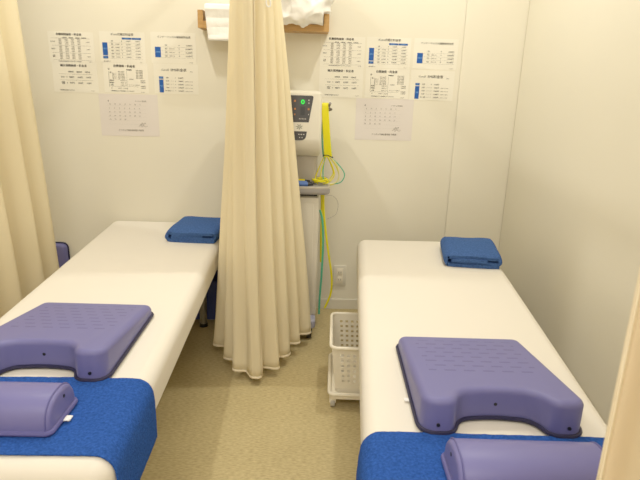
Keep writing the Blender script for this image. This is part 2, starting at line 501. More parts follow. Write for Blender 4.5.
# ------------------------------------------------------------------ folded towels
def folded_towel(label, loc, rotz, W, Dp, flip=False, shear=0):
    th = .0125
    r = .0135
    # spiral centre line in (x,z): inner flap -> right turn -> top -> left turn -> bottom
    path = []
    hw = W/2
    zc = .009
    path += [(hw-.004, zc), (0, zc), (-hw+.018, zc)]
    for k in range(1, 8):
        a = -PI/2-PI*k/8
        path.append((-hw+.019+.019*math.cos(a), zc+.019+.019*math.sin(a)))
    path += [(-hw+.02, zc+.038), (0, zc+.0392), (hw-.02, zc+.038)]
    for k in range(1, 6):
        a = PI/2-PI*k/6
        path.append((hw-.017+.0135*math.cos(a), zc+.0245+.0135*math.sin(a)))
    path += [(hw-.03, zc+.012), (0, zc+.0125), (-hw+.04, zc+.0115)]
    for k in range(1,4):
        a = -PI/2-PI*k/4
        path.append((-hw+.037+.006*math.cos(a), zc+.0185+.006*math.sin(a)))
    path += [(-hw+.05, zc+.0245), (hw-.06, zc+.0245)]
    P = catmull([(x, 0, z*1.14-.001) for x, z in path], 4)
    nb = bmesh.new(); ny = 22; rows = []
    for j in range(ny+1):
        v = j/ny; y = -Dp/2+Dp*v
        row = []
        for i, p in enumerate(P):
            t = i/len(P)
            jag = .012*mnoise.noise(Vector((t*7, 3.1*(v > .5), loc[0]*3)))
            n2 = .0012*mnoise.noise(Vector((p.x*40, y*40, p.z*60+loc[0])))
            ax = min(1, abs(p.x)/hw); ay = abs(y)/(Dp/2)
            lo = mnoise.noise(Vector((p.x*9+loc[0]*5, y*9, 3)))
            soft = (p.z/.05)*(.009*(1-ay**3)*(1-ax**4)-.006*ay**4-.003+.005*lo)
            y2 = y*(1-.05*ax**6)
            row.append(nb.verts.new(((-1 if flip else 1)*p.x*(1-.03*ay**6)+shear*y, y2+jag+.008*(p.z/.05)*(-1 if v < .5 else 1)*(abs(y)/(Dp/2))**2*.5, max(.0075, p.z+n2+soft))))
        rows.append(row)
    for A, B in zip(rows, rows[1:]):
        for i in range(len(A)-1): nb.faces.new((A[i], A[i+1], B[i+1], B[i]))
    o = obj('folded_towel', nb, M['terry2'])
    mod_solid(o, .0145, 0)
    b = o.modifiers.new('bev', 'BEVEL'); b.width = .0055; b.segments = 3; b.limit_method = 'ANGLE'; b.angle_limit = math.radians(60)
    o.location = loc; o.rotation_euler = (0, 0, rotz)
    tag(o, label, 'towel', 'folded blue towels')
    return o
folded_towel('folded navy blue towel at the head of the left bed, beside the curtain', (-.530, -.282, BZ), math.radians(-4.5), .235, .295, shear=.0)
folded_towel('folded navy blue towel at the head of the right bed, near the right wall', (.731, -.558, BZ), math.radians(-7), .235, .295, shear=.05)

# ------------------------------------------------------------------ curtains
RAILZ = 1.985
def sheet_from(fn, nt, nz):
    nb = bmesh.new(); rows = []
    for j in range(nz+1):
        rows.append([nb.verts.new(fn(i/nt, j/nz)) for i in range(nt+1)])
    for A, B in zip(rows, rows[1:]):
        for i in range(nt): nb.faces.new((A[i], A[i+1], B[i+1], B[i]))
    return nb
def polyline(P, t):
    P = [Vector(p) for p in P]
    L = [(b-a).length for a, b in zip(P, P[1:])]; s = t*sum(L)
    for a, b, l in zip(P, P[1:], L):
        if s <= l or b is P[-1]:
            k = min(1, s/l) if l else 0
            return a+(b-a)*k, (b-a).normalized()
        s -= l
def pleat(t, n, seed=0):
    w = t*n+.35*mnoise.noise(Vector((t*n*.6, seed, 0)))
    a = math.sin(2*PI*w); 
    return math.copysign(abs(a)**.75, a)*(1+.35*mnoise.noise(Vector((t*n*.5, seed+4.1, 2))))

# centre curtain, gathered towards the wall between the two beds
ctop = catmull([(-.275, -.42), (-.285, -.50), (-.255, -.68), (-.205, -.74), (-.165, -.62), (-.15, -.50), (-.155, -.42)], 6)
c155 = catmull([(-.312, -.42), (-.310, -.52), (-.272, -.70), (-.235, -.75), (-.185, -.66), (-.150, -.52), (-.142, -.42)], 6)
cbot = catmull([(-.415, -.46), (-.402, -.58), (-.315, -.72), (-.245, -.82), (-.150, -.765), (-.058, -.58), (.012, -.43)], 6)
ctop = [(p.x, p.y) for p in [Vector(q).to_2d() if len(q) == 3 else Vector(q) for q in ctop]]
def curt_c(t, s, out=0.0):
    z0 = .042+.010*math.sin(t*9)+.02*(abs(t-.5)*2)**2
    z = z0+(RAILZ-.025-z0)*s
    u = max(0, min(1, (z-0)/1.55))
    pb, tb = polyline([p[:2] for p in cbot], t); pm, tm = polyline([p[:2] for p in c155], t); pt, tt = polyline(ctop, t)
    if z < 1.55:
        k = u**(.7 if t < .5 else .7+.5*min(1, (t-.5)*4)); p = pb*(1-k)+pm*k; d = (tb*(1-k)+tm*k).normalized()
    else:
        k = (z-1.55)/(RAILZ-1.55); p = pm*(1-k)+pt*k; d = (tm*(1-k)+tt*k).normalized()
    nrm = Vector((d.y, -d.x))
    amp = .030-.016*u if z < 1.55 else .013
    fall = 1
    off = amp*pleat(t+.012*math.sin(s*4), 8.4, 3.0)*fall
    off += .006*mnoise.noise(Vector((t*14, s*3, 7)))
    q = p+nrm*(off+out)
    return (q.x, q.y, z)
def hooks(parent, fn, ts, rail_dir):
    for t in ts:
        x, y, z = fn(t, 1.0)
        hook = tube([(x, y, z-.02), (x, y-.006, z), (x, y, RAILZ-.001)], .0025, 6, smoothk=4)
        obj('hook', hook, M['white_metal'], parent)
cc = thing('privacy_curtain', 'cream fabric curtain gathered between the two beds, hanging to the floor', 'curtain', (0, 0, 0), group='cream curtains')
fab = obj('fabric', sheet_from(curt_c, 420, 46), M['curtain'], cc); mod_solid(fab, .0016, 0)
def hemfn(t, s, lo=0, hi=.005):
    return Vector(curt_c(t, lo+(hi-lo)*s))
hm = obj('hem', sheet_from(lambda t, s: hemfn(t, s), 420, 2), M['hem'], cc); mod_solid(hm, .0032, 0)
TS = .535
sm = obj('side_seam', sheet_from(lambda t, s: Vector(curt_c(TS-.014+.028*t, s, .004)), 8, 46), M['hem'], cc); mod_solid(sm, .0012, 0)
hooks(cc, curt_c, [.05, .28, .42, .5, .58, .72, .95], 'y')
# small white plastic loop hanging on the curtain
lp = curt_c(.72, .775)
tp = on_wall(269, 3, -.70)
obj('tie_loop', tube([tp+Vector((-.006, -.012, .03)), tp+Vector((-.009, -.014, .0)), tp+Vector((-.004, -.016, -.014)), tp+Vector((.005, -.014, -.012)), tp+Vector((.006, -.012, .004)), tp+Vector((-.002, -.012, .012))], .0028, 8, smoothk=5), M['tag'], cc, label='small white plastic loop')

# left curtain
def curt_l(t, s):
    z0 = .05; z = z0+(RAILZ-.025-z0)*s
    y = -.30-1.15*t
    k = 1-z/RAILZ
    x = -1.300+.072*k-.015*t+.02*t*k
    amp = .045+.02*k
    x += amp*pleat(t+.012*math.sin(s*3+1), 5.6, 8.0)*min(1, .35+t*8)
    y += .02*math.sin(2*PI*t*5.6)*t
    return (x, y, z)
cl = thing('privacy_curtain', 'cream curtain hanging at the left edge, left of the left bed', 'curtain', (0, 0, 0), group='cream curtains')
fl = obj('fabric', sheet_from(curt_l, 320, 24), M['curtain'], cl); mod_solid(fl, .0016, 0)
h2 = obj('hem', sheet_from(lambda t, s: Vector(curt_l(t, s*.018)), 320, 2), M['hem'], cl); mod_solid(h2, .004, 0)
hooks(cl, curt_l, [.02, .2, .4, .6, .8, .98], 'y')

# near right curtain
def curt_r(t, s):
    z0 = .06; z = z0+(RAILZ-.025-z0)*s
    x = .342+.30*t; y = -2.335
    y += .032*pleat(t+.004*math.sin(s*3), 4.6, 1.0)*min(1, .2+t*6)
    return (x, y, z)
cr = thing('privacy_curtain', 'beige curtain close to the camera at the lower right, before the right bed', 'curtain', (0, 0, 0), group='cream curtains')
fr = obj('fabric', sheet_from(curt_r, 260, 20), M['nearcurtain'], cr); mod_solid(fr, .0018, 0)
h3 = obj('hem', sheet_from(lambda t, s: Vector(curt_r(.0+.035*t, s)), 8, 20), M['hem'], cr); mod_solid(h3, .0045, 0)
hooks(cr, curt_r, [.02, .2, .4, .6, .8, .98], 'x')

# rails
def rail(label, p0, p1):
    t = thing('curtain_rail', label, 'rail', (0, 0, 0), group='curtain rails')
    x0, x1 = sorted((p0[0], p1[0])); y0, y1 = sorted((p0[1], p1[1]))
    obj('track', box(x0-.011, x1+.011, y0-.011, y1+.011, RAILZ-.004, RAILZ+.024, .003), M['white_metal'], t)
    n = 3
    for k in range(n):
        f = .06+.88*k/(n-1)
        x = p0[0]+(p1[0]-p0[0])*f; y = p0[1]+(p1[1]-p0[1])*f
        obj('hanger', cyl((x, y, RAILZ+.02), (x, y, CH), .006, n=10), M['white_metal'], t)
rail('white curtain rail above the aisle between the beds', (-.215, -.03), (-.215, -2.30))
rail('white curtain rail above the left side of the left bed', (-1.30, -.03), (-1.30, -2.30))
rail('white curtain rail across the foot of both beds', (-1.28, -2.335), (1.05, -2.335))

# ------------------------------------------------------------------ wall shelf with linen
sh = thing('wall_shelf', 'small oak wall shelf above the curtain top holding white linen', 'shelf', (0, 0, 0))
SX0, SX1, SZ0, SZ1, SD = -.538, .083, 1.469, 1.549, .115
obj('bottom_board', box(SX0+.026, SX1-.026, -SD+.012, 0, SZ0, SZ0+.014, .001), M['wood'], sh, False)
obj('front_lip', box(SX0+.026, SX1-.026, -SD, -SD+.014, SZ0, SZ0+.032, .001), M['wood'], sh, False)
obj('end_panel', box(SX0, SX0+.026, -SD, 0, SZ0, SZ1, .0015), M['wood'], sh, False)
obj('end_panel', box(SX1-.026, SX1, -SD, 0, SZ0, SZ1, .0015), M['wood'], sh, False)

def hanging_linen():
    # folded white towel laid over the shelf with a thick layered flap in front
    nb = bmesh.new()
    prof = [(-.02, SZ0+.0145), (-.02, SZ1+.012), (-.06, SZ1+.026), (-.105, SZ1+.030), (-.137, SZ1+.022), (-.145, SZ1+.002), (-.140, SZ1-.012),
            (-.138, SZ1-.03), (-.1365, SZ1-.036), (-.138, SZ1-.042), (-.138, SZ1-.07), (-.136, SZ1-.076), (-.1375, SZ1-.082), (-.136, SZ1-.112), (-.139, SZ1-.118),
            (-.139, SZ1-.132), (-.134, SZ1-.137), (-.124, SZ1-.134), (-.121, SZ1-.11), (-.121, SZ0+.036), (-.112, SZ0+.040), (-.096, SZ0+.036), (-.096, SZ0+.0145)]
    n = 18; x0, x1 = -.500, -.235; rings = []
    for i in range(n+1):
        f = i/n
        e = min(f, 1-f)*n
        sq = 1 if e >= 1 else .94
        ring = []
        for k, (y, z) in enumerate(prof):
            x = x0+(x1-x0)*f+.012*(SZ1-z)/.13*(1-f)
            nn = .0025*mnoise.noise(Vector((x*20, z*40, y*10)))
            ring.append(nb.verts.new((x, -.07+(y+.07)*(1 if 17 <= k else sq)+(nn if k < 16 else 0), z)))
        rings.append(ring)
    m = len(prof)
    for A, B in zip(rings, rings[1:]):
        for j in range(m): nb.faces.new((A[j], A[(j+1) % m], B[(j+1) % m], B[j]))
    nb.faces.new(rings[0]); nb.faces.new(rings[-1][::-1])
    o = obj('white_towel', nb, M['whitecloth']); 
    mod_bevel(o, .004, 2)
    tag(o, 'layered white towel hanging over the left end of the oak shelf', 'towel')
hanging_linen()

def crumpled():
    nb = bmesh.new(); bmesh.ops.create_icosphere(nb, subdivisions=6, radius=1)
    for v in nb.verts:
        d = v.co.normalized()
        n = 0
        for k, (f, a) in enumerate(((.9, .34), (1.7, .20), (3.0, .05))):
            q = Vector((d.x*f*1.2, d.y*f, d.z*f*.8))+Vector((k*3.7+1.3, 2.1, 5.5))
            n += a*(1-2.4*abs(mnoise.noise(q)))-a*.4
        rr = 1+n
        x = d.x*.150*rr; y = d.y*.095*rr; z = d.z*.115*rr
        w = Vector((x-.035, y-.085, z+SZ0+.110))
        if w.y > -.004: w.y = -.004
        # squeezed between the end panel and the lip below, bulging over both above
        floor_z = SZ0+.015 if w.y > -SD+.013 else SZ0+.030
        if -SD-.03 < w.y and w.z < floor_z+.004: w.z = floor_z+.003
        if w.x > SX1-.030 and w.z < SZ1+.003: w.x = SX1-.030
        v.co = w
    o = obj('crumpled_cloth', nb, M['whitecloth'])
    tag(o, 'crumpled bundle of white cloth on the right end of the oak shelf', 'cloth')
crumpled()

# ------------------------------------------------------------------ printed sheets
GW, GH = .222, .146
Z1, Z2 = .0007, .0010
def rule(y, x0=-.095, x1=.095, t=.0006): return (x0, x1, y-t/2, y+t/2)

def content(k):
    """text, grey text, rules, blue blocks, white-on-blue text for sheet type k"""
    T, G, Rr, B, W = [], [], [], [], []
    bo = .0007
    if k == 0:
        T.append(('各種保険施術・料金表', -.008, .060, .0125, 'CENTER', bo))
        for i, s in enumerate(('3割負担', '2割負担', '1割負担', '自費負担')): T.append((s, -.030+.0315*i, .0445, .0062, 'CENTER', .0003))
        for r, lab in enumerate(('初 見 料', '再診日', '交通\n事故')):
            y0 = .026-.034*r
            T.append((lab, -.089, y0, .0062, 'CENTER', .0002))
            for c in range(4):
                for q in range(4):
                    G.append((('1部位', '830円', '560円', '280円')[c] if q == 0 else ('%d部位' % (q+1), '%d円' % (930+90*q), '%d円' % (620+70*q), '%d円' % (310+30*q))[c], -.053+.0305*c, y0+.011-.0073*q, .0062, 'CENTER', .0002))
            G.append(('1,000円', .082, y0, .0056, 'CENTER', .0003))
            Rr.append(rule(y0+.0165))
        Rr.append(rule(-.0595))
        T.append(('※ 初診時は別途初検料がかかります 詳しくは受付まで', -.012, -.066, .0048, 'CENTER', .0002))
        T.append(('税込価格', .088, -.066, .004, 'CENTER', 0))
    elif k == 1:
        T.append(('iCure式矯正料金表', .002, .060, .0135, 'CENTER', .0004))
        B += [(.000, .046, .0375, .0465), (.048, .094, .0375, .0465)]
        W += [('骨盤矯正', .023, .042, .007, 'CENTER', .0002), ('全身矯正', .071, .042, .007, 'CENTER', .0002)]
        for r in range(6):
            y = .0290-.0150*r
            T.append((('1回', '4回', '6回', '8回', '10回', '12回')[r], -.050, y, .0068, 'CENTER', .0003))
            if r: T.append(('(有効期間)', -.024, y, .0046, 'CENTER', .0001))
            T.append(('¥', -.002, y, .0068, 'CENTER', .0003))
            T.append((('4,000円', '15,200円', '22,200円', '28,800円', '35,000円', '40,800円')[r], .030, y, .0066, 'CENTER', .0002))
            T.append((('6,000円', '22,800円', '33,300円', '43,200円', '52,500円', '61,200円')[r], .076, y, .0066, 'CENTER', .0002))
            Rr.append(rule(y-.0075, -.068, .097, .0004))
        B += [(-.098, -.073, -.0390, .0215), (-.098, -.073, -.0540, -.0420)]
        W += [('回数券', -.0855, -.008, .0072, 'CENTER', .0001), ('特別', -.0855, -.048, .0068, 'CENTER', .0001)]
        T.append(('※税込価格です', -.080, -.067, .0052, 'CENTER', .0002)); G.append(('iCure', .088, -.068, .005, 'CENTER', 0))
    elif k == 2:
        T.append(('インナーマッスル鍼施術料金表', .004, .050, .0118, 'CENTER', .0003))
        for r in range(4):
            y = .012-.0168*r
            T.append((('1回', '4回', '6回', '8回')[r], -.037, y, .0078, 'CENTER', .0002))
            if r: G.append(('(有効3ヶ月)', -.008, y, .0052, 'CENTER', .0003))
            T.append(('¥', .028, y, .0078, 'CENTER', .0003))
            T.append((('3,000円', '10,800円', '15,300円', '19,200円')[r], .093, y, .0092, 'RIGHT', .0003))
            Rr.append(rule(y-.0084, -.062, .097, .0004))
        B.append((-.092, -.063, -.046, .0035)); W.append(('回数券', -.0775, -.021, .008, 'CENTER', .0001))
        G.append(('税込価格', .085, -.068, .0045, 'CENTER', 0))
    elif k == 3:
        T.append(('鍼灸保険施術・料金表', -.004, .056, .0132, 'CENTER', bo))
        for i, s in enumerate(('3割負担', '2割負担', '1割負担')): T.append((s, -.020+.041*i, .0265, .0078, 'CENTER', .0003))
        for r in range(2):
            y = .001-.028*r
            T.append((('初 回', '2回目\n以降')[r], -.062, y, .0075, 'CENTER', .0003))
            T.append(('¥', -.042, y, .0075, 'CENTER', .0003))
            for c in range(3): T.append(((('980円', '650円', '330円'), ('480円', '320円', '160円'))[r][c], -.018+.042*c, y, .0098, 'CENTER', .0003))
        Rr += [rule(.016, -.08, .09), rule(-.013, -.08, .09)]
        T.append(('※往療料は別途となります', -.045, -.062, .0062, 'CENTER', .0003)); G.append(('税込価格', .083, -.063, .0045, 'CENTER', 0))
    elif k == 4:
        T.append(('自費施術・料金表', -.005, .056, .0136, 'CENTER', bo))
        T += [('初', -.083, .041, .009, 'CENTER', .0003), ('診', -.075, .024, .009, 'CENTER', .0003), ('特別施術', .018, .039, .0066, 'CENTER', .0004)]
        for q in range(6):
            G.append(('60分 %d,000円' % (6+q), -.022, .030-.0072*q, .0058, 'CENTER', .0002))
            if q < 5: G.append(('全身 ほぐし', -.056, .021-.0065*q, .0046, 'CENTER', .0001))
            G.append(('20分 %d,500円' % (2+q), .068, .037-.0075*q, .0062, 'CENTER', .0003))
        for q, s in enumerate(('再診料', '時間外', '出張')):
            T.append((s, -.071, -.0135-.011*q, .0072, 'CENTER', .0004))
            G.append(('%d00円 より' % (5+q*2), -.012, -.0135-.011*q, .0066, 'CENTER', .0002))
            G.append(('%d,000円' % (3+q), .084, -.012-.0085*q-(.010 if q > 1 else 0), .0075, 'CENTER', .0003))
        G += [('別途料金', .027, -.006, .0055, 'CENTER', .0002), ('テーピング・包帯など', .04, -.034, .0055, 'CENTER', .0002), ('¥', -.074, -.051, .008, 'CENTER', .0004), ('800円 ～ 1,600円', -.018, -.051, .0064, 'CENTER', .0002), ('1,000円', .084, -.048, .0075, 'CENTER', .0003)]
        Rr += [(-.085, -.084, -.045, .03), (.005, .0056, -.06, .035), rule(-.0415, -.083, .0), rule(-.0415, .008, .06), (-.064, -.0635, -.006, .022)]
        T.append(('※表示価格はすべて税込価格となっております', -.020, -.064, .0056, 'CENTER', .0003)); G.append(('税込価格', .082, -.068, .0045, 'CENTER', 0))
    elif k == 5:
        T.append(('iCure式', -.072, .042, .0115, 'LEFT', .0002)); T.append(('EMS料金表', -.026, .042, .0168, 'LEFT', .0004)); T.append(('(税込)', .070, .036, .0055, 'LEFT', 0))
        for r in range(5):
            y = .0045-.0158*r
            T.append((('体験', '月4回', '月6回', '月8回', '通い放題')[r], -.044, y, .0066, 'CENTER', .0002))
            if r: G.append(('コース', -.020, y, .006, 'CENTER', .0001))
            T.append(('¥', -.004, y, .0062, 'CENTER', .0002))
            T.append((('2,000円', '7,800円', '10,800円', '13,800円', '15,800円')[r], .023, y, .0078, 'CENTER', .0003))
            if r: G.append(('(1回あたり1,950円)', .064, y-.001, .0046, 'CENTER', .0002))
        B += [(-.086, -.064, -.001, .0105), (-.086, -.064, -.0675, -.0045)]
        W += [('単発', -.075, .005, .0065, 'CENTER', .0001), ('月額', -.075, -.036, .008, 'CENTER', .0001)]
    return T, G, Rr, B, W

def sheet_mesh(w, h, paper, layers):
    bm = box(-w/2, w/2, -h/2, h/2, -.0008, .0002)
    mats = [paper]
    for lb, m in layers:
        for f in lb.faces: f.material_index = len(mats)
        mats.append(m); me = bpy.data.meshes.new('tmp'); lb.to_mesh(me); lb.free(); bm.from_mesh(me); bpy.data.meshes.remove(me)
    me = bpy.data.meshes.new('sheet'); bm.to_mesh(me); bm.free()
    for m in mats: me.materials.append(m)
    return me
CACHE = {}
def price_mesh(k):
    if k not in CACHE:
        T, G, Rr, B, W = content(k)
        bm = text_bm(T, None, Z1); rects_bm(Rr, bm, Z1)
        ly = [(bm, M['ink'])]
        if G: ly.append((text_bm(G, None, Z1), M['inkg']))
        if B: ly += [(rects_bm(B, None, Z1), M['blueink']), (text_bm([q[:5]+(0,) for q in W], None, Z2), M['paleink'])]
        CACHE[k] = sheet_mesh(GW, GH, M['paper'], ly)
    return CACHE[k]
def sheet(name, label, cat, px, py, me, rot, group):
    c = on_wall(px, py)
    o = bpy.data.objects.new(name, me); COL.objects.link(o)
    o.matrix_world = Matrix.Translation((c.x, -.0008, c.z)) @ Matrix.Rotation(-rot, 4, 'Y') @ Matrix.Rotation(PI/2, 4, 'X')
    tag(o, label, cat, group); return o
NAMES = ['price list with four columns of tiny figures', 'price list with tall blue bar and two headings', 'price list with one short blue block',
         'plain two-row price list without blue', 'dense two-column black price list', 'price list headed EMS with narrow blue bar']
POS = {'left': [(71.5, 47.5), (122.5, 47.5), (173.5, 48), (75.5, 77.5), (126, 78), (176.2, 79.0)],
       'right': [(342.5, 52), (388.5, 53), (435.5, 54.2), (341, 82.6), (387, 83.6), (432.0, 85.6)]}
for side in ('left', 'right'):
    for k in range(6):
        x, y = POS[side][k]
        where = {'left': 'on wall left of the cream curtain', 'right': 'on wall right of the machine'}[side]
        sheet('price_list', NAMES[k]+' '+where, 'price list', x, y, price_mesh(k), {'left': 0, 'right': -.003}[side], 'price lists on the back wall')
def calendar_mesh():
    T = [('4', -.102, .070, .013, 'CENTER', .0003), ('アイキュア整骨院', .062, .070, .0072, 'CENTER', .0002), ('アイキュア鍼灸整骨院 予約表', .004, -.076, .0098, 'CENTER', .0003)]
    for i, d in enumerate('日月火水木金土'): T.append((d, -.094+.0253*i, .054, .0075, 'CENTER', 0))
    day = 1
    for r in range(4):
        for c in range(7):
            if day > 25: break
            T.append((str(day), -.098+.0253*c, .034-.0185*r, .0088, 'CENTER', .0001)); day += 1
    T += [('休 診', .062, -.046, .0085, 'CENTER', 0), ('印  印', .07, -.040, .008, 'CENTER', .0002)]
    rl = [(-.108, .088, .0475-.0185*q-.0002, .0475-.0185*q+.0002) for q in range(6)]
    sg = [(.045, -.055, Z1), (.055, -.049, Z1), (.060, -.058, Z1), (.07, -.050, Z1), (.078, -.057, Z1), (.09, -.052, Z1)]
    return sheet_mesh(.297, .21, M['calpaper'], [(text_bm(T, None, Z1), M['inkg']), (rects_bm(rl, None, Z1), M['lgrey']), (tube(sg, .0006, 4, smoothk=4), M['inkg'])])
CALM = calendar_mesh()
def calendar(side, px, py, rot, label):
    sheet('calendar_sheet', label, 'calendar', px, py, CALM, rot, 'calendar sheets')
calendar('left', 129.5, 115.3, .0066, 'pale grey calendar sheet below the price lists left of the cream curtain')
calendar('right', 384, 119.7, .0035, 'pale grey calendar sheet below the price lists right of the yellow cables')

# ------------------------------------------------------------------ wall outlet
oc = on_wall(339.6, 275.2)
ot = thing('wall_outlet', 'ivory double wall socket low on the back wall by the right bed', 'outlet', (oc.x, 0, oc.z))
obj('plate', box(-.035, .035, -.008, 0, -.06, .06, .003), M['wall_base'], ot)
obj('insert', box(-.018, .018, -.0105, -.006, -.045, .045, .001), M['basket'], ot)
for z in (-.021, .021):
    s_ = obj('socket', box(-.013, .013, -.0125, -.009, z-.015, z+.015, .002), M['basket'], ot)
    obj('slot', box(-.0075, -.0055, -.0132, -.012, z-.005, z+.005), M['darkgap'], s_, False)
    obj('slot', box(.0055, .0075, -.0132, -.012, z-.005, z+.005), M['darkgap'], s_, False)

# ------------------------------------------------------------------ electrotherapy unit on its trolley
ET = thing('electrotherapy_unit', 'beige electrotherapy machine on a trolley half hidden by the cream curtain', 'machine', (-.14, -.22, 0))
ox, oy = -.14, -.22
def eo(name, bm, m, parent=ET, smooth=True, label=None):
    bm.transform(Matrix.Translation((-ox, -oy, 0)))
    return obj(name, bm, m, parent, smooth, label)
XH = .055
# housing: side profile extruded, rounded
prof = [(-.315, 1.198), (-.11, 1.198), (-.09, 1.17), (-.09, .93), (-.12, .90), (-.29, .90), (-.345, .935), (-.362, .975)]
hb = extrude_profile(prof, 'x', 2*ox-XH, XH)
bmesh.ops.recalc_face_normals(hb, faces=hb.faces)
bmesh.ops.bevel(hb, geom=hb.edges[:], offset=.016, segments=4, profile=.5, affect='EDGES')
eo('housing', hb, M['device'])
nk = extrude_profile([(-.275, .765), (-.12, .765), (-.12, .93), (-.275, .93)], 'x', 2*ox-XH+.012, XH-.012)
bmesh.ops.recalc_face_normals(nk, faces=nk.faces)
bmesh.ops.bevel(nk, geom=nk.edges[:], offset=.02, segments=4, profile=.5, affect='EDGES')
eo('neck', nk, M['device2'])
# slanted control face
A0 = Vector((0, -.362, .975)); A1 = Vector((0, -.315, 1.198)); sv = (A1-A0); sl = sv.length; sv.normalize(); nv = Vector((0, -sv.z, sv.y))
def face_pt(x, s, d): return Vector((x, 0, 0))+A0+sv*s+nv*d
def plate(pts, d0, d1, parent, name, m, label=None):
    nb = bmesh.new()
    a = [nb.verts.new(face_pt(x, s, d0)) for x, s in pts]; b = [nb.verts.new(face_pt(x, s, d1)) for x, s in pts]
    n = len(pts)
    for j in range(n): nb.faces.new((a[j], a[(j+1) % n], b[(j+1) % n], b[j]))
    nb.faces.new(a[::-1]); nb.faces.new(b)
    return eo(name, nb, m, parent, False, label)
cxp = ox
def px_at(s): return .158-.036*(1-s/.21)     # half width along the slant
def trap(s0, s1, r0=0, r1=0):
    pts = [(cxp-px_at(s0), s0), (cxp+px_at(s0), s0), (cxp+px_at(s1), s1), (cxp-px_at(s1), s1)]
    return [tuple(p) for p in round_poly(pts, [r0, r0, r1, r1], 5)]
up = plate(trap(.087, .207, .001, .008), -.002, .002, ET, 'control_panel', M['panel'])
plate(trap(.047, .0855, .001, .001), -.002, .0022, ET, 'logo_plate', M['device'])
lo = plate(trap(.006, .0455, .022, .001), -.002, .002, ET, 'lower_panel', M['panel'])
def mark(x0, x1, s0, s1, m, parent, name, d=.0026):
    return plate([(x0, s0), (x1, s0), (x1, s1), (x0, s1)], .0018, d, parent, name, m)
for sx in (1, -1):
    X = lambda a: cxp+sx*(a-cxp)
    def mk(a, b, s0, s1, m, par, nm, d=.0026):
        x0, x1 = sorted((X(a), X(b))); return mark(x0, x1, s0, s1, m, par, nm, d)
    ds = mk(-.047, -.017, .163, .193, M['greendark'], up, 'display')
    # the lit digit 0
    cxd = (X(-.047)+X(-.017))/2; sd = .178
    ring = [face_pt(cxd+.0058*math.cos(a), sd+.0082*math.sin(a), .0032) for a in [2*PI*i/20 for i in range(20)]]
    eo('digit', tube(ring, .0022, 6, closed=True), M['greenled'], up, label='glowing green digit 0')
    mk(-.042, -.022, .118, .156, M['black'], up, 'key_pad')
    for s in (.183, .17): mk(-.007, -.002, s, s+.006, M['lgrey'], up, 'button')
    mk(-.009, -.001, .142, .150, M['orange'], up, 'button'); mk(-.006, -.003, .120, .125, M['lgrey'], up, 'button')
    mk(-.072, -.064, .178, .186, M['orange'], up, 'button'); mk(-.071, -.063, .142, .150, M['orange'], up, 'button'); mk(-.070, -.065, .118, .125, M['orange'], up, 'button')
    for i in range(5): mk(-.048+.007*i, -.044+.007*i, .100, .104, M['lgrey'], up, 'button')
    for i in range(3): mk(-.05+.011*i, -.044+.011*i, .030, .034, M['lgrey'], lo, 'button')
    for i in range(2): mk(-.045+.011*i, -.041+.011*i, .016, .020, M['lgrey'], lo, 'button')
# logo: a small grey-green leaf-like emblem on the light strip
lg = bmesh.new()
for i in range(7):
    a = 2*PI*i/7+.3; c = face_pt(-.046+.008*math.cos(a), .066+.006*math.sin(a), .0026)
    pts = [face_pt(-.046, .066, .0026), face_pt(-.046+.010*math.cos(a-.3), .066+.009*math.sin(a-.3), .0026), face_pt(-.046+.018*math.cos(a), .066+.0145*math.sin(a), .0026), face_pt(-.046+.010*math.cos(a+.3), .066+.009*math.sin(a+.3), .0026)]
    lg.faces.new([lg.verts.new(p) for p in pts])
eo('emblem', lg, mat('emblem_grey', (140, 140, 122), .5), ET, False)
# tray
TX0, TX1 = 2*ox-.104, .104
tro = round_poly([(TX0, -.385), (TX1, -.385), (TX1, -.07), (TX0, -.07)], .03, 6)
trb = slab(tro, .732, .764, .006, .014, 4)
eo('tray', trb, M['traygrey'])
rim = tube([(p.x, p.y, .765) for p in inset2d(tro, .005)], .006, 8, closed=True)
eo('tray_rim', rim, M['device2'])
# column, base and casters
eo('dark_shelf_gap', box(2*ox-.05, .045, -.32, -.10, .712, .734, .003), M['black'])
eo('cabinet', box(2*ox-.056, .056, -.335, -.075, .100, .715, .014, 3), M['device'])
eo('cabinet_door', box(2*ox-.030, .030, -.3385, -.330, .13, .68, .003), M['device'])
bs = slab(round_poly([(2*ox-.052, -.405), (.052, -.405), (.052, -.055), (2*ox-.052, -.055)], .03, 5), .062, .104, .012, .004, 4)
eo('base', bs, mat('base_bluegrey', (168, 168, 190), .45))
for x in (.022, 2*ox-.022):
    for y in (-.375, -.09):
        cb = cyl((x-.011, y, .029), (x+.011, y, .029), .029, n=24, bev=.004)
        w = eo('caster', cb, M['black'])
        eo('fork', box(x-.016, x+.016, y-.014, y+.014, .035, .066, .004), M['black'], w)
# hook arm and hanging cables
hk = on_wall(329, 99, -.27)
eo('hook', tube([(XH-.02, -.20, hk.z-.06), (XH+.045, -.22, hk.z-.05), (hk.x-.004, hk.y+.02, hk.z-.04), (hk.x, hk.y, hk.z-.034), (hk.x+.006, hk.y-.02, hk.z-.018)], .006, 8, smoothk=6), mat('hook_grey', (120, 112, 104), .4))
P = lambda px, py, Y=-.27: on_wall(px, py, Y)
